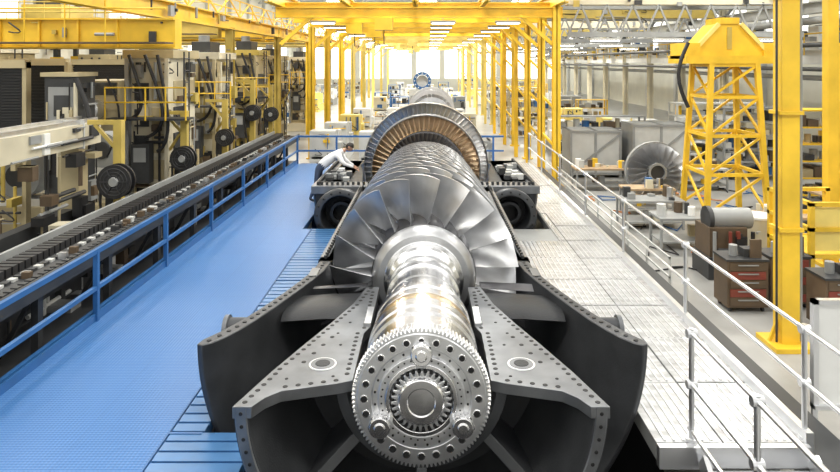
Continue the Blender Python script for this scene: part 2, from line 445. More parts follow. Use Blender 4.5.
b=B()
edge=[(2.0,6.85,-1.80),(6.85,9.0,-2.36),(9.0,15.2,-1.85),(15.2,20.3,-2.92)]
b.box(-5.1,-2.93,2.0,25,-.12,0,DECKB)
b.box(-2.93,-2.72,2.0,15.2,-.12,0,DECKB)
b.box(-2.93,3.0,20.35,25,-.12,0,DECKB)
for (y0,y1,xe) in edge[:3]:
    n=int((y1-y0)/.17)
    b.box(-2.72,xe,y0,y1,-.12,-.02,SLATB)
    for i in range(n):
        ya=y0+i*(y1-y0)/n
        b.box(-2.70,xe,ya+.015,ya+.155,-.02,.004,SLATB)
y=2.0
while y<15:
    b.box(-2.715,-1.85 if not 6.5<y<9 else -2.37,y,y+.03,-.03,.012,BLUE); y+=1.2
b.box(-2.735,-2.715,2.0,15.2,-.02,.010,BLUE)
b.box(-5.12,-5.06,2.0,25,-.2,.12,BLUE)
for y in (3,7,11,15,19,23):
    for x in(-5.0,-3.3): b.box(x-.08,x+.08,y-.08,y+.08,GZ,-.12,BLUE)
for x in(-1.5,1.5): b.box(x-.08,x+.08,23.8,24,GZ,-.12,BLUE)
b.done('blue_work_platform',smooth=False)

b=B()
posts=[(-5.0,y,0) for y in (4.2,7.0,9.8,12.4,15.0,17.6,20.2,22.6,24.9)]
for (p) in posts: b.box(p[0]-.035,p[0]+.035,p[1]-.035,p[1]+.035,0,1.05,BLUE)
for z,w in((1.05,.07),(.50,.06)):
    b.box(-5.03,-4.97,3.0,24.9,z-w/2,z+w/2,BLUE)
    b.box(-5.0,2.9,24.87,24.93,z-w/2,z+w/2,BLUE)
for x in(-3.5,-2,-.5,1,2.5): b.box(x-.035,x+.035,24.86,24.94,0,1.05,BLUE)
b.box(-5.02,-4.99,3.0,24.9,.0,.12,BLUE)
b.done('blue_guard_railing',smooth=False)

b=B()
segs=[(6.62,9.0,2.33),(9.0,15.2,1.85),(15.2,20.3,2.85),(20.35,25,3.05)]
for (y0,y1,xe) in segs: b.box(xe,3.86,y0,y1,-.16,-.01,GRY)
y=6.62;k=0
while y<24.9:
    y1=min(y+1.25,25); xe=2.33 if y<9 else (1.87 if y1<15.3 else (2.87 if y<20.3 else 3.06))
    if 14<y<15.3: xe=2.87
    for (xa,xb) in ((xe,3.0),(3.02,3.84)):
        if xb-xa<.05: continue
        hh=.012+.02*R.random()
        b.box(xa,xb,y+.012,y1-.012,-.01,hh,ALU)
        nr=max(2,int((xb-xa)/.09))
        for i in range(1,nr):
            xx=xa+(xb-xa)*i/nr; b.box(xx-.012,xx+.012,y+.04,y1-.04,hh,hh+.012,ALUB)
    y+=1.25;k+=1
b.box(3.84,3.92,6.6,25,-.18,.13,ALUB)
b.box(3.93,4.4,4.0,25,-.42,-.14,DGR)
b.box(2.33,3.86,6.54,6.62,-.2,.02,ALUB)
for y in (7,11,15,19,23):
    b.box(3.6,3.75,y-.08,y+.08,GZ,-.16,GRY)
    b.box(3.99,4.1,y-.08,y+.08,GZ,-.42,GRY)
b.done('aluminium_platform',smooth=False)
b=B()
for i in range(4):
    b.box(2.78,3.82,6.54-(i+1)*.3,6.54-i*.3-.02,-.25*(i+1)-.03+.05,-.25*(i+1)+.05,ALU)
for x in(2.75,3.85): b.beam((x,6.5,-.08),(x,5.3,GZ+.02),.05,.2,ALUB)
b.done('access_stairs',smooth=False)

b=B()
ys=[6.7,9.8,12.9,16.0,19.1,22.2,24.9]
for y in ys:
    b.cyl((3.88,y,.01),(3.88,y,1.2),.028,ALUB,12)
    for z in(.6,1.15): b.cyl((3.83,y,z),(3.93,y,z),.045,ALUB,12)
    b.cyl((3.88,y,.0),(3.88,y,.05),.06,ALUB,12)
for z in(.6,1.15): b.cyl((3.88,3.2,z-.0),(3.88,24.95,z),.024,ALUB,12)
b.cyl((3.88,4.2,GZ),(3.88,4.2,1.2),.028,ALUB,12)
b.cyl((3.88,3.2,GZ),(3.88,3.2,1.2),.028,ALUB,12)
b.done('aluminium_handrail')
b=B()
for y in(6.66,5.33,4.0):
    b.cyl((2.70,y,.01 if y>6.5 else GZ),(2.70,y,1.17),.028,ALUB,12)
    for z in(.6,1.12): b.cyl((2.65,y,z),(2.75,y,z),.045,ALUB,12)
for z in(.12,.6,1.12): b.cyl((2.70,3.9,z),(2.70,6.72,z),.024,ALUB,12)
b.cyl((2.70,6.66,0),(2.70,6.66,.05),.06,ALUB,12)
b.done('aluminium_handrail')

b=B(); b.box(-24.3,-24,-14,115,GZ,14,WALL)
for y in range(-10,112,8): b.box(-24,-23.6,y,y+.5,GZ,14,GRYL)
for y in range(-8,110,8): b.box(-24,-23.95,y+1,y+6,5,8,GLASS)
b.greeble_x(-23.95,8,110,0,9,260,[OLV,GRY,DGR,BEI,BRN,CRM],.6)
b.done('wall_left',smooth=False)
b=B(); b.box(24,24.3,-14,115,GZ,14,WALL)
for y in range(-10,112,8): b.box(23.6,24,y,y+.5,GZ,14,GRYL)
for y in range(-8,110,8): b.box(23.95,24,y+1,y+6,5,8,GLASS)
b.done('wall_right',smooth=False)
b=B(); b.box(-24,24,115,115.3,GZ,14,WALL)
for x in range(-22,22,5): b.box(x,x+4,114.9,115,1,12,HAZEGLOW)  # added glowing panels that brighten the far end like haze
b.done('wall_back',smooth=False)
b=B(); b.box(-24,24,-14.3,-14,GZ,3,WALL); b.box(-24,24,-14.3,-14,12.5,14,WALL)  # unseen wall, opening added so sky light reaches front-facing metal
for x in range(-24,25,4): b.box(x-.2,x+.2,-14.3,-14,3,12.5,GRY)
for z in(6,9.3): b.box(-24,24,-14.25,-14.05,z,z+.15,GRY)
b.done('wall_front_light_gap',smooth=False)
b=B()
y=-14
while y<115:
    b.box(-24,24,y,y+3.4,14,14.15,ROOF)  # roof left in strips, gaps shaped for sky light and striped reflections
    y+=8
for y in range(-12,115,8):
    b.beam((-24,y,13.8),(24,y,13.8),.2,.25,GRYL); b.beam((-24,y,12.2),(24,y,12.2),.2,.25,GRYL)
    for i in range(16):
        x=-24+3*i; b.beam((x,y,12.2),(x+1.5,y,13.8),.1,.1,GRYL); b.beam((x+1.5,y,13.8),(x+3,y,12.2),.1,.1,GRYL)
b.done('ceiling',smooth=False)

# ---------------------------------------------------------------- yellow gantries
for i,Y in enumerate((25.6,29,33,38,44,51,60,70,82,96)):
    b=B(); m=YEL if Y<50 else YELP  # farther frames get a paler yellow, haze put into the paint
    b.ibeam((5.05,Y,GZ),(5.05,Y,6.1),.30,.30,m)
    b.ibeam((4.55,Y+.6,GZ),(4.55,Y+.6,6.1),.18,.2,m)
    for z in (0.5,2,3.5,5): b.beam((5.05,Y,z),(4.55,Y+.6,z+.6),.08,.08,m)
    b.box(4.8,5.3,Y-.25,Y+.25,GZ,GZ+.06,m)
    b.ibeam((-6.0,Y,5.85),(5.3,Y,5.85),.26,.42,m)
    b.ibeam((-6.0,Y+1.2,6.2),(5.3,Y+1.2,6.2),.2,.3,m)
    b.beam((4.9,Y,4.6),(3.6,Y,5.75),.14,.14,m)
    for k in range(9): b.beam((-5.6+k*1.15,Y,5.9),(-5.0+k*1.15,Y+1.2,6.15),.06,.06,m)
    if Y>32 or Y<26:
        if Y>26:
            b.ibeam((-5.9,Y,GZ),(-5.9,Y,5.7),.3,.3,m); b.box(-6.15,-5.65,Y-.25,Y+.25,GZ,GZ+.06,m)
        b.beam((-5.8,Y,4.6),(-4.5,Y,5.75),.14,.14,m)
    hx=R.uniform(-3.5,-1)
    b.box(hx-.35,hx+.35,Y-.3,Y+.3,5.15,5.62,m); b.cyl((hx,Y,4.6),(hx,Y,5.2),.02,DGR,6)
    for hx in (-4.2,.6,3.2):
        b.box(hx-.5,hx+.5,Y+.3,Y+.55,5.45,5.55,GRYL); b.box(hx-.45,hx+.45,Y+.33,Y+.52,5.43,5.45,LAMP)
        b.cyl((hx,Y+.42,5.5),(hx,Y+.42,6.1),.015,GRY,5)
    b.done('portal_crane_frame',smooth=False)
b=B()
for x in(-5.9,5.05): b.ibeam((x,24,6.35),(x,100,6.35),.3,.5,YEL)
for x in (-3.2,2.2,-.5): b.ibeam((x,24,6.3),(x,100,6.3),.2,.3,YEL)
for z in(6.9,7.3): b.cyl((5.05,24,z),(5.05,100,z),.03,YEL,6)
b.done('crane_runway',smooth=False)
b=B()
b.box(6.05,6.35,11.1,11.4,GZ,9,YEL); b.box(5.85,6.55,10.9,11.6,GZ,GZ+.08,YEL)
for z in(1,3,5): b.box(6.0,6.4,11.05,11.45,z,z+.06,YEL)
b.tube([(6.42,11.2,GZ+.1),(6.42,11.2,3),(6.42,11.2,9)],.03,GRY)
b.tube([(5.98,11.15,GZ+.1),(5.98,11.15,3),(5.98,11.15,9)],.02,DGR)
for sx in(-1,1): b.beam((6.2+sx*.3,11.25,GZ+.05),(6.2+sx*.15,11.25,GZ+.45),.05,.05,YEL)
b.done('yellow_steel_column',smooth=False)
b=B()
b.box(9.55,9.8,14.9+.6,15.15+.6,GZ,9,YEL); b.box(9.4,9.95,15.35,15.9,GZ,GZ+.08,YEL)
for z in(1.2,2.9,4.2): b.beam((9.7,15.6,z),(12.8,15.6,z),.12,.16,YEL)
b.box(12.6,12.85,15.5,15.75,GZ,9,YEL)
b.done('yellow_steel_column',smooth=False)
def bridge(Y,x0,x1,z,m,dd=2.0):
    b=B()
    b.box(x0,x1,Y,Y+.45,z,z+.7,m); b.box(x0,x1,Y-.1,Y+.55,z-.04,z,m); b.box(x0,x1,Y-.1,Y+.55,z+.7,z+.74,m)
    n=int((x1-x0)/1.0)
    for i in range(n): b.box(x0+i,x0+i+.05,Y-.06,Y+.5,z,z+.7,m)
    b.box(x0,x1-1.0,Y+dd,Y+dd+.4,z,z+.6,m)
    for zz in(.45,.85): b.cyl((x0,Y-.6,z+.8+zz-.3),(x1,Y-.6,z+.8+zz-.3),.025,m,6)
    for i in range(n): b.cyl((x0+i,Y-.6,z+.1),(x0+i,Y-.6,z+1.35),.02,m,6)
    b.box(x0,x1,Y-.65,Y-.1,z+.08,z+.12,BRN)
    tx=x0+(x1-x0)*R.uniform(.3,.6)
    b.box(tx-.8,tx+.8,Y-.1,Y+dd+.4,z+.75,z+1.3,OLV); b.box(tx-.5,tx+.4,Y+.4,Y+1.2,z+1.3,z+1.8,DGR); b.cyl((tx-.7,Y+.8,z+1.5),(tx+.7,Y+.8,z+1.5),.3,GRY,14)
    b.box(tx-.1,tx+.1,Y+.9,Y+1.1,z-.8,z+.8,DGR); b.box(tx-.2,tx+.2,Y+.85,Y+1.15,z-1.3,z-.8,YEL)
    b.greeble_y(x0+.3,x1-.3,Y-.02,z+.05,z+.65,int((x1-x0)*1.2),[DGR,GRY,OLV,BRN],.1)
    b.done('overhead_crane_bridge',smooth=False)
bridge(16.7,-23,-6.5,4.28,YEL,1.2)
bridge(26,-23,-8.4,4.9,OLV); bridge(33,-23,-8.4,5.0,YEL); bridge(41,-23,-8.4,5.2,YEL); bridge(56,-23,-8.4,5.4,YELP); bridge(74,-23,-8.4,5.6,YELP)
b=B()
b.ibeam((-8.1,10,5.5),(-8.1,100,5.5),.35,.55,YEL)
for z in (6.1,6.5): b.cyl((-8.1,10,z),(-8.1,100,z),.03,YEL,6)
for y in range(12,100,2): b.cyl((-8.1,y,5.7),(-8.1,y,6.5),.025,YEL,6)
for y in range(10,98,3): b.beam((-8.1,y,5.8),(-8.1,y+1.5,6.5),.05,.05,YEL); b.beam((-8.1,y+1.5,6.5),(-8.1,y+3,5.8),.05,.05,YEL)
for y in (26.6,35,44,53,62,71,80,89):
    b.ibeam((-8.1,y,GZ),(-8.1,y,5.3),.3,.35,OLV if y%2 else YEL)
b.greeble_x(-7.92,12,100,5.3,5.75,80,[DGR,GRY,OLV,BRN],.15)
b.done('crane_runway',smooth=False)

# ---------------------------------------------------------------- tall yellow hoist tower (right)
b=B()
cx,cy=9.55,21.0;w=.95
for sx in(-1,1):
    for sy in(-1,1):
        b.beam((cx+sx*w,cy+sy*w,GZ),(cx+sx*w*.75,cy+sy*w*.75,3.9),.15,.15,YEL)
def ww(z): return w*(1-.25*(z-GZ)/4.9)
lev=[GZ+.2,.4,1.6,2.8,3.8]
for i in range(len(lev)-1):
    z0,z1=lev[i],lev[i+1]
    for sy in(-1,1):
        b.beam((cx-ww(z0),cy+sy*ww(z0),z0),(cx+ww(z1),cy+sy*ww(z1),z1),.07,.07,YEL)
        b.beam((cx-ww(z1),cy+sy*ww(z1),z1),(cx+ww(z1),cy+sy*ww(z1),z1),.1,.1,YEL)
        b.beam((cx+sy*ww(z0),cy-ww(z0),z0),(cx+sy*ww(z1),cy+ww(z1),z1),.07,.07,YEL)
        b.beam((cx+sy*ww(z1),cy-ww(z1),z1),(cx+sy*ww(z1),cy+ww(z1),z1),.1,.1,YEL)
b.box(cx-1.5,cx+1.4,cy-.8,cy+.8,3.85,4.1,YEL)
vs=[(cx-1.35,cy-.5,4.1),(cx+1.25,cy-.5,4.1),(cx+.35,cy-.5,5.1),(cx-.45,cy-.5,5.1)]
v2=vs+[(x,cy+.5,z) for x,_,z in vs]
b.add(v2,[(0,1,2,3),(7,6,5,4),(0,4,5,1),(1,5,6,2),(2,6,7,3),(3,7,4,0)],YEL)
b.beam((cx-1.3,cy-.55,4.15),(cx-.4,cy-.55,5.1),.1,.12,YELP); b.beam((cx+1.2,cy-.55,4.15),(cx+.3,cy-.55,5.1),.1,.12,YELP)
b.box(cx-.35,cx+.25,cy-.55,cy+.55,5.1,5.3,YEL)
b.box(cx-.12,cx+.02,cy-.53,cy-.5,4.3,5.0,OLV)
for sx in(-1,1): b.box(cx+sx*1.25-.25,cx+sx*1.25+.25,cy-.6,cy+.6,4.0,4.5,YEL)
for (x0,dx) in ((cx-1.5,-.3),(cx+1.35,.35)):
    b.tube([(x0+dx*math.sin(t*PI/8),cy-.9,4.5-.75*t/3) for t in range(9)],.06,RUB)
b.tube([(cx+1.5,cy-.8,4.4),(cx+1.55,cy-.8,2.5),(cx+1.3,cy-.8,.5),(cx+1.1,cy-.9,GZ+.3)],.05,RUB)
b.done('yellow_hoist_tower',smooth=False)

# ---------------------------------------------------------------- left equipment
b=B()
b.box(-6.35,-5.35,4,27,.78,.84,DGR)
for i in range(150):
    y=4+i*.152
    b.box(-6.25,-5.95,y,y+.11,.84,.97,RUB)
    b.box(-5.85,-5.75,y,y+.10,.84,.88,GRYL if i%2 else DGR); b.box(-5.6,-5.5,y,y+.10,.84,.87,DGR)
    if R.random()<.4: b.box(-5.74,-5.62,y,y+.08,.84,.9+.06*R.random(),R.choice([STEEL,GRYL,BRN,DGR,BRN]))
b.box(-6.42,-6.36,4,27,.70,1.03,GRY); b.box(-5.38,-5.33,4,27,.66,.92,DGR)
b.box(-6.2,-5.9,4,27,.25,.45,DGR); b.box(-6.3,-5.4,4,27,-.3,-.2,DGR)
b.box(-6.4,-6.3,4,27,GZ,.75,DGR)
for y in range(5,27,2):
    b.box(-6.3,-6.2,y,y+.12,GZ,.78,DGR); b.box(-5.5,-5.4,y,y+.12,GZ,.78,DGR)
    b.beam((-6.25,y,-.8),(-5.45,y,.7),.06,.06,DGR)
b.greeble_x(-6.3,5,27,-.8,.7,160,[DGR,GRY,RUB,BRN,GRYL],.5)
b.done('cable_track_bed',smooth=False)
b=B()
b.box(-8.3,-7.75,7.5,15.4,2.0,2.5,CRM)
b.box(-8.28,-8.2,7.5,15.4,2.5,2.62,STEEL); b.box(-7.9,-7.82,7.5,15.4,2.5,2.6,STEEL)
for y in(8,11,14.6): b.box(-8.25,-7.85,y,y+.4,GZ,2.0,BEI); b.box(-8.32,-7.73,y,y+.05,1.95,2.6,GRYL)
b.greeble_x(-7.75,7.8,15.3,2.0,2.45,24,[DGR,GRY,BEI,WHT],.06)
b.greeble_x(-7.85,8,15.3,GZ,1.9,70,[DGR,RUB,BRN,GRY,BEI],.3)
b.box(-8.2,-7.95,8,15.3,GZ,.6,DGR)
b.done('machine_crossbeam',smooth=False)

def reel(x,y,z,r):
    b=B()
    b.rev([(y-.05,.05),(y-.05,r),(y-.0,r),(y-.0,r*.82),(y+.16,r*.82),(y+.16,r),(y+.21,r),(y+.21,.05)],RUB,n=32,cx=x,cz=z)
    b.rev([(y-.09,0),(y-.09,.10*r/.4),(y-.05,.12*r/.4)],GRY,n=20,cx=x,cz=z)
    for k in (.35,.55,.75): b.rev([(y-.052,r*k),(y-.06,r*(k+.03)),(y-.052,r*(k+.06))],DGR,n=28,cx=x,cz=z)
    for i in range(6):
        a=i*PI/3; b.beam((x,y-.06,z),(x+r*.8*math.cos(a),y-.06,z+r*.8*math.sin(a)),.03,.02,DGR)
    b.box(x-.16,x+.02,y+.26,y+.44,GZ,z+1.3,OLV); b.box(x-.3,x+.16,y+.1,y+.6,GZ,GZ+.06,DGR); b.cyl((x,y+.1,z),(x,y+.3,z),.06,DGR,12)
    b.beam((x-.07,y+.35,z+1.25),(x-.75,y+.35,z+1.25),.1,.1,OLV); b.beam((x-.07,y+.35,z+.6),(x-.6,y+.35,z+1.2),.07,.07,OLV)
    b.box(x-.3,x-.16,y+.2,y+.42,z-.6,z-.1,DGR)
    b.tube([(x-r*.9,y+.08,z),(x-r*.95,y+.08,z-.5),(x-r*.6,y+.08,z-1.2),(x-r*.8,y+.08,GZ+.1)],.03,RUB)
    b.done('cable_reel')
reel(-6.75,14.0,1.32,.37); reel(-6.8,18.0,1.22,.34); reel(-6.9,25.5,1.9,.32); reel(-6.9,28.5,1.6,.32); reel(-7.0,22.3,1.3,.3)
GM=[DGR,RUB,BRN,GRY,BEI,CRM,OLV,OLV]
def milling(Y,x0,m,m2,h=5.2,sd=0):
    e=empty('milling_machine')
    b=B()
    b.box(x0,x0+1.25,Y,Y+1.9,GZ,h-1.0,m); b.box(x0-.15,x0+1.4,Y-.15,Y+2.0,GZ,GZ+.6,m2)
    z=GZ+.8
    while z<h-1.8:
        b.box(x0+.2,x0+.62,Y-.02,Y,z,z+.5,DGR if R.random()<.5 else m2); b.box(x0+.7,x0+1.08,Y-.03,Y,z,z+.55,m2)
        b.box(x0+1.25,x0+1.29,Y+.15,Y+.95,z,z+.55,R.choice([m2,DGR,m2])); b.box(x0+1.25,x0+1.29,Y+1.05,Y+1.75,z,z+.55,R.choice([m2,m,m2]))
        z+=.75
    b.box(x0+.0,x0+.12,Y-.2,Y,GZ+.6,h-1.0,GRY); b.box(x0+1.13,x0+1.25,Y-.2,Y,GZ+.6,h-1.0,m)
    b.box(x0-.1,x0+1.35,Y-.1,Y+2.0,h-1.0,h-.75,m2)
    b.box(x0+.2,x0+.9,Y+.3,Y+1.4,h-.75,h-.35,DGR); b.cyl((x0+.5,Y+.8,h-.35),(x0+.5,Y+.8,h-.1),.2,GRY,14)
    b.done('column',e,bevel=.015)
    b=B()
    zc=1.7+.4*R.random()
    b.box(x0-1.3,x0-.0,Y-.5,Y+1.2,zc,zc+1.4,m2)
    b.box(x0-1.9,x0-1.3,Y-.4,Y+.9,zc+.2,zc+1.2,DGR)
    b.cyl((x0-.65,Y-.5,zc+.6),(x0-.65,Y-.95,zc+.6),.28,STEEL,20); b.cyl((x0-.65,Y-.95,zc+.6),(x0-.65,Y-1.2,zc+.6),.14,STEEL,16)
    for k in range(12): b.box(x0-1.25,x0-.05,Y-.53,Y-.5,zc+1.0+k*.03,zc+1.02+k*.03,DGR)
    b.done('spindle_head',e,bevel=.015)
    b=B()
    for dx in(.45,.85): b.cyl((x0+1.45,Y+dx,GZ+.6),(x0+1.45,Y+dx,h-.8),.025,DGR,8)
    for k in range(14): b.cyl((x0+1.45,Y+.45,GZ+.8+k*.35),(x0+1.45,Y+.85,GZ+.8+k*.35),.018,DGR,6)
    for (xo,rr,l) in ((.65,.5,.36),(.2,.35,.28),(1.0,.3,.42)):
        b.tube([(x0+xo+rr*math.sin(t/12*PI),Y-.35,h-.9-l*t*(1-t/26)) for t in range(13)],.05,RUB)
    b.tube([(x0-.3+.35*math.sin(t/8*PI),Y-.6,h-1.5-.28*t) for t in range(9)],.03,RUB)
    b.box(x0+.3,x0+.8,Y-.45,Y-.12,.5,1.6,DGR); b.box(x0+.38,x0+.72,Y-.47,Y-.45,1.1,1.5,GRY)
    b.greeble_y(x0,x0+1.25,Y-.02,GZ+.6,h-1.1,36,GM,.25)
    b.greeble_x(x0+1.29,Y+.05,Y+1.9,GZ+.6,h-1.1,26,GM,.2)
    b.box(x0-.2,x0+2.0,Y-.9,Y-.3,2.3,2.36,DGR)
    for z in (2.8,3.2): b.cyl((x0-.2,Y-.9,z),(x0+2.0,Y-.9,z),.024,YEL,6)
    for k in range(5): b.cyl((x0-.2+k*.55,Y-.9,2.3),(x0-.2+k*.55,Y-.9,3.2),.024,YEL,6)
    b.beam((x0+1.9,Y-.35,2.3),(x0+1.25,Y-.1,1.4),.06,.06,OLV)
    b.done('fittings',e)
    b=B()
    for k in range(24): b.box(x0-4.2,x0-1.9,Y+.3,Y+.36,1.6+.09*k,1.66+.09*k,RUB)
    b.box(x0-4.2,x0-1.9,Y+.37,Y+.4,1.6,3.8,RUB)
    b.box(x0-4.25,x0-4.15,Y+.25,Y+.45,GZ,3.9,m); b.box(x0-1.95,x0-1.85,Y+.25,Y+.45,GZ,3.9,m)
    b.box(x0-4.2,x0-1.9,Y+.22,Y+.45,3.8,4.0,m); b.box(x0-4.2,x0-1.9,Y+.22,Y+.45,1.35,1.6,m2)
    b.greeble_y(x0-4.1,x0-1.9,Y+.25,GZ,1.35,26,GM,.4)
    b.done('way_cover',e,smooth=False)
    b=B()
    b.box(x0-4.2,x0-.2,Y-1.6,Y-.7,GZ,.1,m2); b.box(x0-4.0,x0-.4,Y-1.5,Y-.8,.1,.3,STEEL)
    b.cyl((x0-2.2,Y-1.5,.9),(x0-2.2,Y-.9,.9),.6,GRY,28); b.cyl((x0-2.2,Y-1.55,.9),(x0-2.2,Y-1.5,.9),.3,DGR,28)
    b.box(x0-3.6,x0-3.0,Y-1.4,Y-.9,.3,1.1,BEI)
    b.done('work_table',e,bevel=.01)
milling(18.6,-8.6,CRM,BEI,5.0)
milling(23.6,-8.9,BEI,CRM,5.0)
milling(29.5,-9.0,BEI,OLV,5.2)
milling(36.5,-9.6,CRM,BEI,5.0)
milling(46,-9.8,BEI,CRM,5.0)
milling(21.5,-15.4,BEI,CRM,5.2)
milling(30,-16.0,CRM,BEI,5.0)
b=B()
b.box(-9.2,-8.4,15.6,16.4,GZ,3.55,DGR); b.box(-9.1,-8.45,15.57,15.6,1.2,2.3,RUB); b.box(-9.1,-8.45,15.57,15.6,2.5,3.3,GRY)
b.box(-8.95,-8.6,15.54,15.57,2.6,3.1,DGR); b.box(-9.25,-8.35,15.5,16.45,3.55,3.65,BEI)
b.greeble_y(-9.15,-8.4,15.56,0,3.4,24,[GRY,RUB,CRM,BEI],.1); b.greeble_x(-8.4,15.65,16.35,0,3.4,16,[GRY,RUB,BEI],.12)
b.tube([(-8.4+.35*math.sin(t/12*PI),15.5,3.5-.2*t) for t in range(13)],.06,RUB)
b.done('electrical_cabinet',smooth=False)
b=B()
for k in range(26): b.box(-12.6,-9.9,15.9,15.96,1.9+.07*k,1.94+.07*k,RUB)
b.box(-12.6,-9.9,15.97,16.0,1.9,3.75,DGR)
for x in(-12.7,-11.3,-9.9): b.box(x,x+.1,15.85,16.05,GZ,3.9,BEI)
b.box(-12.7,-9.8,15.8,16.05,3.75,3.95,BEI); b.box(-12.7,-9.8,15.8,16.05,1.7,1.88,CRM)
b.greeble_y(-12.6,-9.9,15.85,GZ,1.7,40,GM,.5)
b.done('bellows_guard',smooth=False)
b=B()
b.box(-7.4,-6.7,12.3,12.9,GZ,.15,GRYL)
b.box(-7.45,-6.65,12.2,12.9,.15,.22,GRY)
b.box(-7.25,-6.8,12.4,12.75,.3,.78,CRM); b.box(-7.2,-6.85,12.38,12.40,.36,.72,DGR); b.box(-7.1,-6.9,12.5,12.6,.22,.3,CRM)
b.done('operator_console',bevel=.01)

# ---------------------------------------------------------------- generic shop objects
def shelf(x,y,w,d,h,m,mats):
    b=B()
    for sx in(0,1):
        for sy in(0,1): b.box(x+sx*w-.04,x+sx*w+.04,y+sy*d-.04,y+sy*d+.04,GZ,GZ+h,m)
    n=max(2,int(h/.6))
    for i in range(n+1):
        z=GZ+.15+(h-.2)*i/n
        b.box(x-.04,x+w+.04,y,y+d,z,z+.05,m)
        if i<n:
            xx=x+.1
            while xx<x+w-.3:
                ww=R.uniform(.15,.45); hh=R.uniform(.15,.42)
                mm=R.choice(mats)
                if R.random()<.5: b.box(xx,min(xx+ww,x+w),y+.08,y+d-.08,z+.05,z+.05+hh,mm)
                else: b.cyl((xx+ww/2,y+d/2,z+.05),(xx+ww/2,y+d/2,z+.05+hh),ww/2*.9,mm,12)
                xx+=ww+.05
    b.done('storage_rack',smooth=False)
def bench(x,y,w,d,mats,h=.85):
    b=B()
    b.box(x,x+w,y,y+d,GZ+h-.06,GZ+h,R.choice([GRYL,GRYL,WOOD,GRY]))
    for sx in(.05,w-.05):
        for sy in(.05,d-.05): b.box(x+sx-.03,x+sx+.03,y+sy-.03,y+sy+.03,GZ,GZ+h-.06,GRY)
    b.box(x+.05,x+w-.05,y+.05,y+d-.05,GZ+.2,GZ+.24,GRY)
    for i in range(int(w*6)):
        xx=x+R.uniform(.15,w-.2);yy=y+R.uniform(.15,d-.15);hh=R.uniform(.06,.35)
        mm=R.choice(mats); zz=GZ+h if R.random()<.65 else GZ+.24
        if R.random()<.5:b.box(xx-.1,xx+.1,yy-.08,yy+.08,zz,zz+hh,mm)
        else:b.cyl((xx,yy,zz),(xx,yy,zz+hh),R.uniform(.04,.12),mm,12)
    b.done('workbench',smooth=False)
def crate(x,y,w,d,h,m,m2):
    b=B()
    b.box(x+.03,x+w-.03,y+.03,y+d-.03,GZ+.12,GZ+h-.03,m)
    for xx in(x,x+w/2-.05,x+w-.1):
        b.box(xx,xx+.1,y,y+d,GZ,GZ+.12,m2); b.box(xx,xx+.1,y-.01,y+d+.01,GZ+.12,GZ+h,m2)
    for z in(GZ+.12,GZ+h-.1): b.box(x-.01,x+w+.01,y-.015,y+d+.015,z,z+.1,m2)
    b.beam((x,y-.01,GZ+.2),(x+w,y-.01,GZ+h-.1),.03,.09,m2)
    b.done('packing_crate',smooth=False)
def lathe(x,y,L,m,m2):
    b=B()
    b.box(x,x+1.1,y,y+L,GZ,GZ+.7,m2); b.box(x+.1,x+1.0,y,y+L,GZ+.7,GZ+.8,STEEL)
    b.box(x,x+1.1,y,y+.9,GZ+.7,GZ+1.9,m); b.cyl((x+.55,y+.9,GZ+1.4),(x+.55,y+1.1,GZ+1.4),.4,STEEL,20)
    b.cyl((x+.55,y+1.1,GZ+1.4),(x+.55,y+L-.6,GZ+1.4),.18,STEEL,16)
    b.box(x+.1,x+1.0,y+L-.6,y+L,GZ+.8,GZ+1.7,m); b.box(x-.1,x+1.2,y+L*.45,y+L*.45+.7,GZ+.8,GZ+1.25,m)
    b.greeble_y(x+.05,x+1.05,y-.0,GZ+.2,GZ+1.8,10,[DGR,GRY,YEL,BLUE],.08)
    b.done('lathe',smooth=False)
allm=[WHT,GRYL,CRM,GRY,DGR,DGR,BRN,YEL,BLUE,STEEL,BEI,GRY]
haze_pal=[WHT,GRYL,CRM,YELP,GRY,WHT]  # pale set for distant clutter, haze put into the colours
crate(6.0,27.5,2.2,1.6,2.0,GRYL,GRY); crate(8.5,27.0,2.4,1.6,2.3,GRYL,GRY)
crate(10.6,18.6,1.2,.9,.8,GRY,DGR)
b=B()
b.box(6.3,7.5,14.6,15.5,GZ,GZ+.5,DGR); b.box(6.35,7.2,14.65,15.45,GZ+.5,GZ+1.15,BRN); b.cyl((6.5,15.0,GZ+1.3),(7.4,15.0,GZ+1.3),.24,GRY,20); b.cyl((6.4,15.0,GZ+1.3),(6.5,15.0,GZ+1.3),.28,DGR,20)
b.greeble_y(6.35,7.45,14.6,GZ+.05,GZ+1.1,16,[DGR,GRY,RUB,RED],.1)
b.done('hydraulic_power_unit')
bench(6.0,16.8,1.8,.9,allm); bench(8.6,16.9,1.6,.9,allm); bench(5.7,18.9,1.8,.9,allm); bench(11.5,13.6,2.2,1.0,allm)
bench(5.6,24.6,2.4,.9,allm); bench(12.0,19.7,2.6,.9,allm); bench(8.8,24.6,2.6,.9,allm); bench(6.3,20.7,1.6,.8,allm); bench(10.2,12.0,2.0,.8,allm)
bench(8.4,9.9,1.8,.8,allm)
shelf(13,23,3,1,3.2,YEL,allm); shelf(12.3,27,3.2,1,3.0,GRY,allm); shelf(17,19,3,1,3.4,BLUE,allm)
shelf(17,26,4,1,3.2,WHT,allm); shelf(11.5,30,4,1,3.0,GRYL,allm); shelf(6.0,30,4,.8,2.4,GRY,allm)
lathe(10.8,33.5,5,WHT,GRYL); lathe(6.6,32.5,4,WHT,GRY); lathe(14.3,33,5,GRYL,WHT)
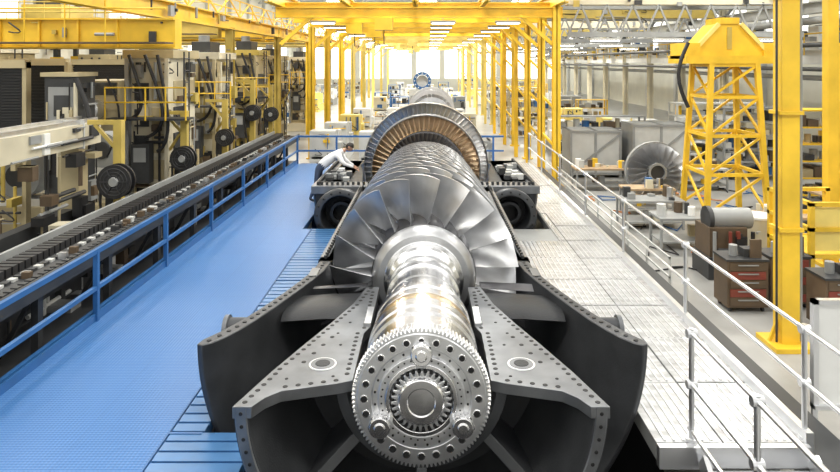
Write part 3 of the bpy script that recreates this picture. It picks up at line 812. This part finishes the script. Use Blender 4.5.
for (x,y,c) in ((5.85,12.7,RED),(6.8,12.9,DGR),(7.1,11.6,RED)):
    b=B()
    b.box(x,x+.8,y,y+.6,GZ+.1,GZ+1.0,BRN); b.box(x-.02,x+.82,y-.02,y+.62,GZ+1.0,GZ+1.04,DGR)
    for k in range(5):
        b.box(x+.05,x+.75,y-.015,y,GZ+.14+k*.17,GZ+.29+k*.17,RED if k%2==(c is RED) else BRN); b.box(x+.2,x+.6,y-.04,y-.015,GZ+.24+k*.17,GZ+.26+k*.17,GRY)
    for sx in(.08,.72):
        for sy in(.08,.52): b.cyl((x+sx-.02,y+sy,GZ+.05),(x+sx+.02,y+sy,GZ+.05),.05,RUB,12)
    b.cyl((x+.25,y+.3,GZ+1.04),(x+.25,y+.3,GZ+1.25),.08,GRY,14); b.box(x+.4,x+.7,y+.15,y+.4,GZ+1.04,GZ+1.2,DGR); b.box(x+.5,x+.72,y+.1,y+.14,GZ+1.04,GZ+1.4,BRN)
    b.done('tool_cabinet',smooth=False)
b=B(); b.cyl((8.05,16.0,GZ),(8.05,16.0,GZ+1.1),.40,CRM,24); b.cyl((8.05,16.0,GZ+1.1),(8.05,16.0,GZ+1.15),.43,WHT,24)
b.done('wrapped_drum')
b=B(); X,Y=8.0,22.8
b.rev([(Y-.2,.25),(Y+.25,.25),(Y+.25,.32),(Y-.2,.32)],GRY,n=40,cx=X,cz=.05,closed=True)
b.rev([(Y-.1,.0),(Y-.1,.27)],DGR,n=40,cx=X,cz=.05)
for i in range(22): b.blade(Y,2*PI*i/22,.3,1.0,.4,.6,1.0,.12,.015,BLADE,cx=X,cz=.05)
b.rev([(Y+.1,.98),(Y+.28,.98),(Y+.28,1.04),(Y+.1,1.04)],GRY,n=40,cx=X,cz=.05,closed=True)
b.box(X-.8,X+.8,Y-.3,Y+.35,GZ,GZ+.25,WOOD)
b.done('spare_impeller',ang=50)
b=B()
for (x,y) in ((7.9,13.4),(9.2,13.4),(7.9,15.0),(9.2,15.0)): b.box(x-.05,x+.05,y-.05,y+.05,GZ,1.0,YEL)
for z in(-.1,.45,.97):
    b.box(7.85,9.25,13.35,13.45,z-.04,z+.04,YEL); b.box(7.85,7.95,13.4,15,z-.04,z+.04,YEL); b.box(7.85,9.25,14.95,15.05,z-.04,z+.04,YEL)
b.box(7.9,9.2,13.4,15,-.15,-.08,YEL); b.box(7.95,9.15,13.42,13.44,.0,.9,YELP)
for k in range(5): b.box(9.25+k*.25,9.5+k*.25,13.6,14.6,-.28-k*.16,-.24-k*.16,YEL)
b.done('yellow_access_stand',smooth=False)
b=B()
b.box(4.55,5.75,7.6,7.64,-.1,1.08,WHT); b.box(4.5,4.56,7.58,7.66,-.15,1.12,ALUB); b.box(5.74,5.8,7.58,7.66,-.15,1.12,ALUB)
b.box(4.5,5.8,7.58,7.66,1.07,1.12,ALUB); b.box(4.5,5.8,7.55,7.66,-.15,-.10,ALUB)
for x in(4.53,5.77): b.box(x-.03,x+.03,7.6,7.64,GZ,-.1,ALUB); b.box(x-.03,x+.03,7.3,7.95,GZ,GZ+.05,ALUB)
b.done('whiteboard',smooth=False)
b=B()
b.box(11.2,13.2,17,17.9,GZ,3.6,GRY)
for k in range(24): b.box(11.3,13.1,16.95,17.0,.4+k*.12,.46+k*.12,DGR)
b.box(11.1,11.2,16.9,18,GZ,4.4,YEL)
for k in range(14): b.cyl((10.7,16.95,GZ+.3+k*.36),(11.1,16.95,GZ+.3+k*.36),.02,YEL,6)
b.box(10.66,10.72,16.9,17.0,GZ,4.4,YEL)
b.done('louvred_electrical_cabinet',smooth=False)
b=B()
for i in range(9):
    y=13.2+i*1.4; b.box(4.9,4.94,y,y+.04,GZ,-.05,GRYL)
for z in(-.5,-.1): b.box(4.9,4.93,13.2,24.6,z,z+.04,GRYL)
b.done('safety_barrier',smooth=False)
b=B()
for i in range(60):
    x=R.uniform(5.6,12);y=R.uniform(10,25)
    if 5.6<x<7.9 and 11<y<14: continue
    b.tube([(x+R.uniform(-.5,.5),y+R.uniform(-.5,.5),GZ+.03) for k in range(4)],.02,R.choice([RUB,ORG,BLUE]),5)
b.done('floor_hoses')
b=B()
b.box(16.5,21,14,100,4.0,4.25,GRY)
b.ibeam((16.4,10,4.1),(16.4,100,4.1),.3,.6,GRYL)
for y in range(12,100,6):
    b.ibeam((16.4,y,GZ),(16.4,y,11.8),.35,.4,CRM)
    b.beam((16.4,y,6.3),(16.4,y+3,7.8),.12,.12,GRY); b.beam((16.4,y+3,7.8),(16.4,y+6,6.3),.12,.12,GRY)
b.ibeam((16.4,10,6.2),(16.4,100,6.2),.3,.5,GRYL); b.ibeam((16.4,10,7.9),(16.4,100,7.9),.3,.4,GRY)
for z in(4.7,5.1): b.cyl((16.2,12,z),(16.2,100,z),.035,YEL,6)
for y in range(12,100,2): b.cyl((16.2,y,4.2),(16.2,y,5.1),.03,YEL,6)
for (x,z,r,m) in ((15.8,5.6,.16,GRY),(15.4,6.9,.28,GRYL),(17,3.2,.12,GRY),(16,3.6,.09,DGR),(15.9,7.3,.1,GRY),(15.7,4.6,.1,DGR),(15.2,7.6,.07,DGR)):
    b.cyl((x,10,z),(x,100,z),r,m,14)
for i in range(160):
    x=R.uniform(16.6,20);y=R.uniform(14,98);h=R.uniform(.3,1.6); b.box(x,x+R.uniform(.3,1),y,y+R.uniform(.3,1.2),4.25,4.25+h,R.choice(allm))
for i in range(200):
    y=R.uniform(12,98);z=R.uniform(4,8); b.box(16.0,16.3,y,y+R.uniform(.1,.5),z,z+R.uniform(.1,.5),R.choice([DGR,GRY,OLV,GRYL,BRN]))
b.done('mezzanine_gallery',smooth=False)
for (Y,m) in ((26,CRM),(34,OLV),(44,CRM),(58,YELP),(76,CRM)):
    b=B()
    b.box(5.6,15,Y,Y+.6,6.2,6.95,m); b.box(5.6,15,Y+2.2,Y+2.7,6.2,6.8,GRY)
    b.box(10.5,12,Y-.1,Y+2.8,6.9,7.5,GRY)
    for z in(7.3,7.7): b.cyl((5.6,Y,z),(15,Y,z),.03,YEL,6)
    b.beam((5.6,Y,5.0),(15,Y,5.0),.14,.2,GRY)
    for i in range(9): b.beam((5.6+i*1.04,Y,5.0),(6.12+i*1.04,Y,6.2),.07,.07,GRY); b.beam((6.12+i*1.04,Y,6.2),(6.64+i*1.04,Y,5.0),.07,.07,GRY)
    for hx in (7,9.5,13.5): b.box(hx-.6,hx+.6,Y-.4,Y-.15,4.75,4.85,GRYL); b.box(hx-.55,hx+.55,Y-.37,Y-.18,4.73,4.75,LAMP)
    b.greeble_y(5.8,14.8,Y,6.0,6.9,20,[DGR,GRY,OLV],.15)
    b.done('overhead_crane_bridge',smooth=False)
for Y in (28,32,37,42,49,56,64,74,86,98):
    for X in (-4.4,-2.4,0.2,2.4,6.4,9.5,12.5,-11.5,-14.5,-18.5):
        if Y<30 and (X>2.5 or X<-7): continue
        if 6<X and Y<40: continue
        if X<-10 and Y<50 and X>-12: continue
        if X<-10 and 25<Y<50: continue
        x=X+R.uniform(-.3,.3); y=Y+R.uniform(-.6,.6)
        t=R.random()
        if X>-5 and X<3:
            if -1<X<2.3 and Y in(32,37): continue
            if t<.35: lathe(x-.5,y,3,R.choice(haze_pal),R.choice(haze_pal))
            elif t<.6: bench(x-.8,y,1.6,.8,allm)
            elif t<.75: crate(x-.7,y,1.3,1.2,R.uniform(.9,1.6),R.choice(haze_pal),R.choice(haze_pal))
            else: shelf(x-.8,y,1.5,.7,1.9,R.choice([YEL,WHT,BLUE]),allm)
        else:
            if t<.5: shelf(x-1,y,2.2,.8,R.uniform(2,3.4),R.choice([YEL,GRY,GRYL,BEI]),allm)
            elif t<.75: lathe(x-.5,y,3.5,R.choice(haze_pal),R.choice(haze_pal))
            else: crate(x-1,y,2,1.5,R.uniform(1.2,2.6),R.choice(haze_pal),R.choice(haze_pal))
shelf(-21,9,3,1,3,YEL,allm); shelf(-21,14,3,1,3,GRYL,allm)
bench(-11.8,9.6,2.4,1,allm); bench(-12.2,12,2.2,.8,allm); bench(-9.9,6.6,1.3,.9,allm); bench(-10.6,13.6,1.6,.8,allm); bench(-10.3,11.4,1.5,.7,allm)
b=B()
prof=[(33,0),(33,.35),(33.6,.35),(33.62,.6),(34,.7)]
for k in range(8): prof+=[(34.05+k*.35,.72),(34.06+k*.35,1.05-.02*k),(34.2+k*.35,1.05-.02*k),(34.21+k*.35,.72)]
prof+=[(37,.4),(38.4,.4),(38.42,1.25),(38.7,1.25),(38.72,.7),(39.2,.7),(39.22,1.4),(39.5,1.4),(39.52,.3),(40.2,.3),(40.2,0)]
b.rev(prof,STEEL,n=40,cx=.2,cz=1.0)
for k in range(4):
    for i in range(30): b.blade(34.3+k*.7,2*PI*i/30,.72,1.2-.03*k,.22,.5,1.0,.1,.012,BLADE,cx=.2,cz=1.0)
for y in (33.4,37.6,39.9): b.box(-.5,.9,y-.15,y+.15,GZ,.75,BLUE); b.box(-.9,1.3,y-.25,y+.25,GZ,GZ+.2,BLUE)
b.done('spare_rotor_on_stands')
b=B()
b.rev([(44.8,.42),(44.8,.62),(45.3,.62),(45.3,.42)],BLUE,n=32,cx=-.4,cz=2.6,closed=True)
b.rev([(45,.0),(45,.4)],GRYL,n=24,cx=-.4,cz=2.6)
for i in range(12):
    a=i*PI/6; b.cyl((-.4+.52*math.cos(a),44.7,2.6+.52*math.sin(a)),(-.4+.52*math.cos(a),44.8,2.6+.52*math.sin(a)),.04,WHT,8)
b.box(-1.3,.5,44.6,45.6,GZ,2.0,GRYL); b.box(-1.6,.8,44.3,45.9,GZ,GZ+.5,BLUE); b.box(-1.2,.4,44.5,44.6,GZ+.6,1.6,GRY)
b.done('blue_ring_fixture')

# ---------------------------------------------------------------- added hall lights
for Y in (4,14,24,40,60,84):
    for X in (-12,0,12):
        b=B(); b.box(X-1.2,X+1.2,Y-.35,Y+.35,11.75,11.85,GRYL); b.box(X-1.1,X+1.1,Y-.28,Y+.28,11.72,11.75,LAMP)
        for sx in(-1,1): b.cyl((X+sx,Y,11.85),(X+sx,Y,12.05),.02,GRY,6)
        b.done('added_hall_lamp',smooth=False)
        l=bpy.data.lights.new('added_hall_light','AREA'); l.shape='RECTANGLE'; l.size=4; l.size_y=1.2; l.energy=600 if Y<20 else (1150 if Y<50 else 3000); l.color=(1,.965,.88)  # area light added under the roof to brighten the hall, stronger farther off
        o=bpy.data.objects.new('added_hall_light',l); o.location=(X,Y,11.6); sc.collection.objects.link(o)

# ---------------------------------------------------------------- person
wk=empty('worker')
def skinmesh(name,verts,edges,rad,root=0,sub=2):
    me=bpy.data.meshes.new(name); me.from_pydata(verts,edges,[])
    o=bpy.data.objects.new(name,me); sc.collection.objects.link(o)
    md=o.modifiers.new('skin','SKIN'); md.use_smooth_shade=True
    for i,r in enumerate(rad):
        rr=r if isinstance(r,tuple) else (r,r)
        me.skin_vertices[0].data[i].radius=rr
    me.skin_vertices[0].data[root].use_root=True
    s=o.modifiers.new('sub','SUBSURF'); s.levels=sub; s.render_levels=sub
    return o
WX,WY=-3.12,18.2
P={'pel':(-3.02,WY,.96),'wst':(-2.84,WY,1.13),'chs':(-2.58,WY,1.30),'nck':(-2.36,WY,1.42),'hdb':(-2.29,WY,1.46),
 'lh':(-3.06,WY+.11,.90),'lk':(-3.02,WY+.13,.48),'la':(-3.12,WY+.13,.09),'lt':(-2.98,WY+.15,.04),
 'rh':(-3.06,WY-.11,.90),'rk':(-3.12,WY-.13,.48),'ra':(-3.28,WY-.13,.09),'rt':(-3.14,WY-.15,.04),
 'ls':(-2.50,WY+.22,1.36),'le':(-2.36,WY+.29,1.11),'lw':(-2.10,WY+.18,.97),
 'rs':(-2.50,WY-.22,1.36),'re':(-2.34,WY-.31,1.11),'rw':(-2.06,WY-.20,.98)}
keys=list(P); ix={k:i for i,k in enumerate(keys)}
rad={'pel':(.17,.14),'wst':(.19,.16),'chs':(.23,.19),'nck':.065,'hdb':.05,'lh':.095,'lk':.06,'la':.045,'lt':.04,'rh':.095,'rk':.06,'ra':.045,'rt':.04,'ls':.10,'le':.066,'lw':.036,'rs':.10,'re':.066,'rw':.036}
E=[('pel','wst'),('wst','chs'),('chs','nck'),('nck','hdb'),('pel','lh'),('lh','lk'),('lk','la'),('la','lt'),('pel','rh'),('rh','rk'),('rk','ra'),('ra','rt'),('chs','ls'),('ls','le'),('le','lw'),('chs','rs'),('rs','re'),('re','rw')]
body=skinmesh('body',[P[k] for k in keys],[(ix[a],ix[c]) for a,c in E],[rad[k] for k in keys],0,2)
dg=bpy.context.evaluated_depsgraph_get(); dg.update()
me=bpy.data.meshes.new_from_object(body.evaluated_get(dg))
body.modifiers.clear(); body.data=me
me.materials.clear()
for m in(SHIRT,JEAN,SKIN,RUB): me.materials.append(m)
def dseg(p,a,c):
    a=Vector(a);c=Vector(c);t=max(0,min(1,(p-a).dot(c-a)/(c-a).length_squared)); return (p-(a+(c-a)*t)).length
bone={('pel','wst'):0,('wst','chs'):0,('chs','nck'):0,('nck','hdb'):2,('le','lw'):0,('re','rw'):0,('chs','ls'):0,('chs','rs'):0,('ls','le'):0,('rs','re'):0,('la','lt'):3,('ra','rt'):3}
for p in me.polygons:
    best=min(E,key=lambda e:dseg(p.center,P[e[0]],P[e[1]])); p.material_index=bone.get(best,1); p.use_smooth=True
body.parent=wk
bm=bmesh.new(); bmesh.ops.create_uvsphere(bm,u_segments=28,v_segments=20,radius=1)
hm=bpy.data.meshes.new('head')
for v in bm.verts:
    x,y,z=v.co
    sx,sy,sz=.102,.082,.122
    if z<0: sy*=1-.28*(-z)
    X=x*sx;Y=y*sy;Z=z*sz
    if z<-.3 and x>0: X+=.012
    if abs(y)<.22 and x>.5 and -.35<z<.12: X+=.024*(1-abs(y)/.22)*(1-abs(z+.15)/.28)
    if x>.6 and .05<z<.25 and .2<abs(y)<.5: X-=.010
    if z>.2 or (x<0): X*=1.1;Y*=1.1;Z*=1.08
    v.co=(X,Y,Z)
bm.to_mesh(hm); bm.free()
hm.materials.append(SKIN); hm.materials.append(HAIR)
for p in hm.polygons:
    p.use_smooth=True; c=p.center
    if c.z>.045 or (c.x<.015 and c.z>-.07) or (c.x<.045 and c.z>.015): p.material_index=1
head=bpy.data.objects.new('head',hm); sc.collection.objects.link(head)
head.location=(-2.19,WY-.01,1.53); head.rotation_euler=(0,math.radians(38),math.radians(-14)); head.parent=wk
b=B()
for s in(1,-1):
    b.cyl((0.02,s*.078,0),( -.012,s*.096,.004),.026,SKIN,10)
    b.cyl((.088,s*.03,.018),(.096,s*.03,.018),.010,WHT,10); b.cyl((.095,s*.03,.018),(.098,s*.03,.018),.005,BLACK,8)
b.box(.094,.101,-.022,.022,-.062,-.056,RED)
fo=b.done('face_features'); fo.parent=head
for s,wr in ((1,P['lw']),(-1,P['rw'])):
    w=Vector(wr); vs=[w,w+Vector((.05,0,-.025)),w+Vector((.09,0,-.055))]
    h=skinmesh('palm',vs,[(0,1),(1,2)],[(.026,.02),(.036,.016),(.036,.014)],0,2)
    h.data.materials.append(SKIN); h.parent=wk
    for k in range(4):
        oy=(k-1.5)*.021; L=(.062,.074,.07,.055)[k]
        base=w+Vector((.085,oy,-.052)); f=[base,base+Vector((L*.5,0,-.014)),base+Vector((L*.85,0,-.034)),base+Vector((L,0,-.055))]
        g=skinmesh('finger',f,[(0,1),(1,2),(2,3)],[.010,.009,.008,.007],0,1); g.data.materials.append(SKIN); g.parent=wk
    base=w+Vector((.03,-s*.03,-.02)); f=[base,base+Vector((.03,-s*.02,-.02)),base+Vector((.055,-s*.025,-.045))]
    g=skinmesh('thumb',f,[(0,1),(1,2)],[.012,.010,.008],0,1); g.data.materials.append(SKIN); g.parent=wk

# ---------------------------------------------------------------- world & camera
w=bpy.data.worlds.new('sky'); sc.world=w; w.use_nodes=True
bg=w.node_tree.nodes['Background']; bg.inputs['Color'].default_value=(1,.985,.95,1); bg.inputs['Strength'].default_value=1.7
cam=bpy.data.cameras.new('camera'); co=bpy.data.objects.new('camera',cam); sc.collection.objects.link(co)
co.location=(0,0,CAMZ); co.rotation_euler=(PI/2,0,0)
cam.sensor_width=36; cam.lens=650/840*36; cam.shift_x=-8/840; cam.shift_y=-174/840; cam.clip_end=400
sc.camera=co
sc.view_settings.view_transform='Standard'
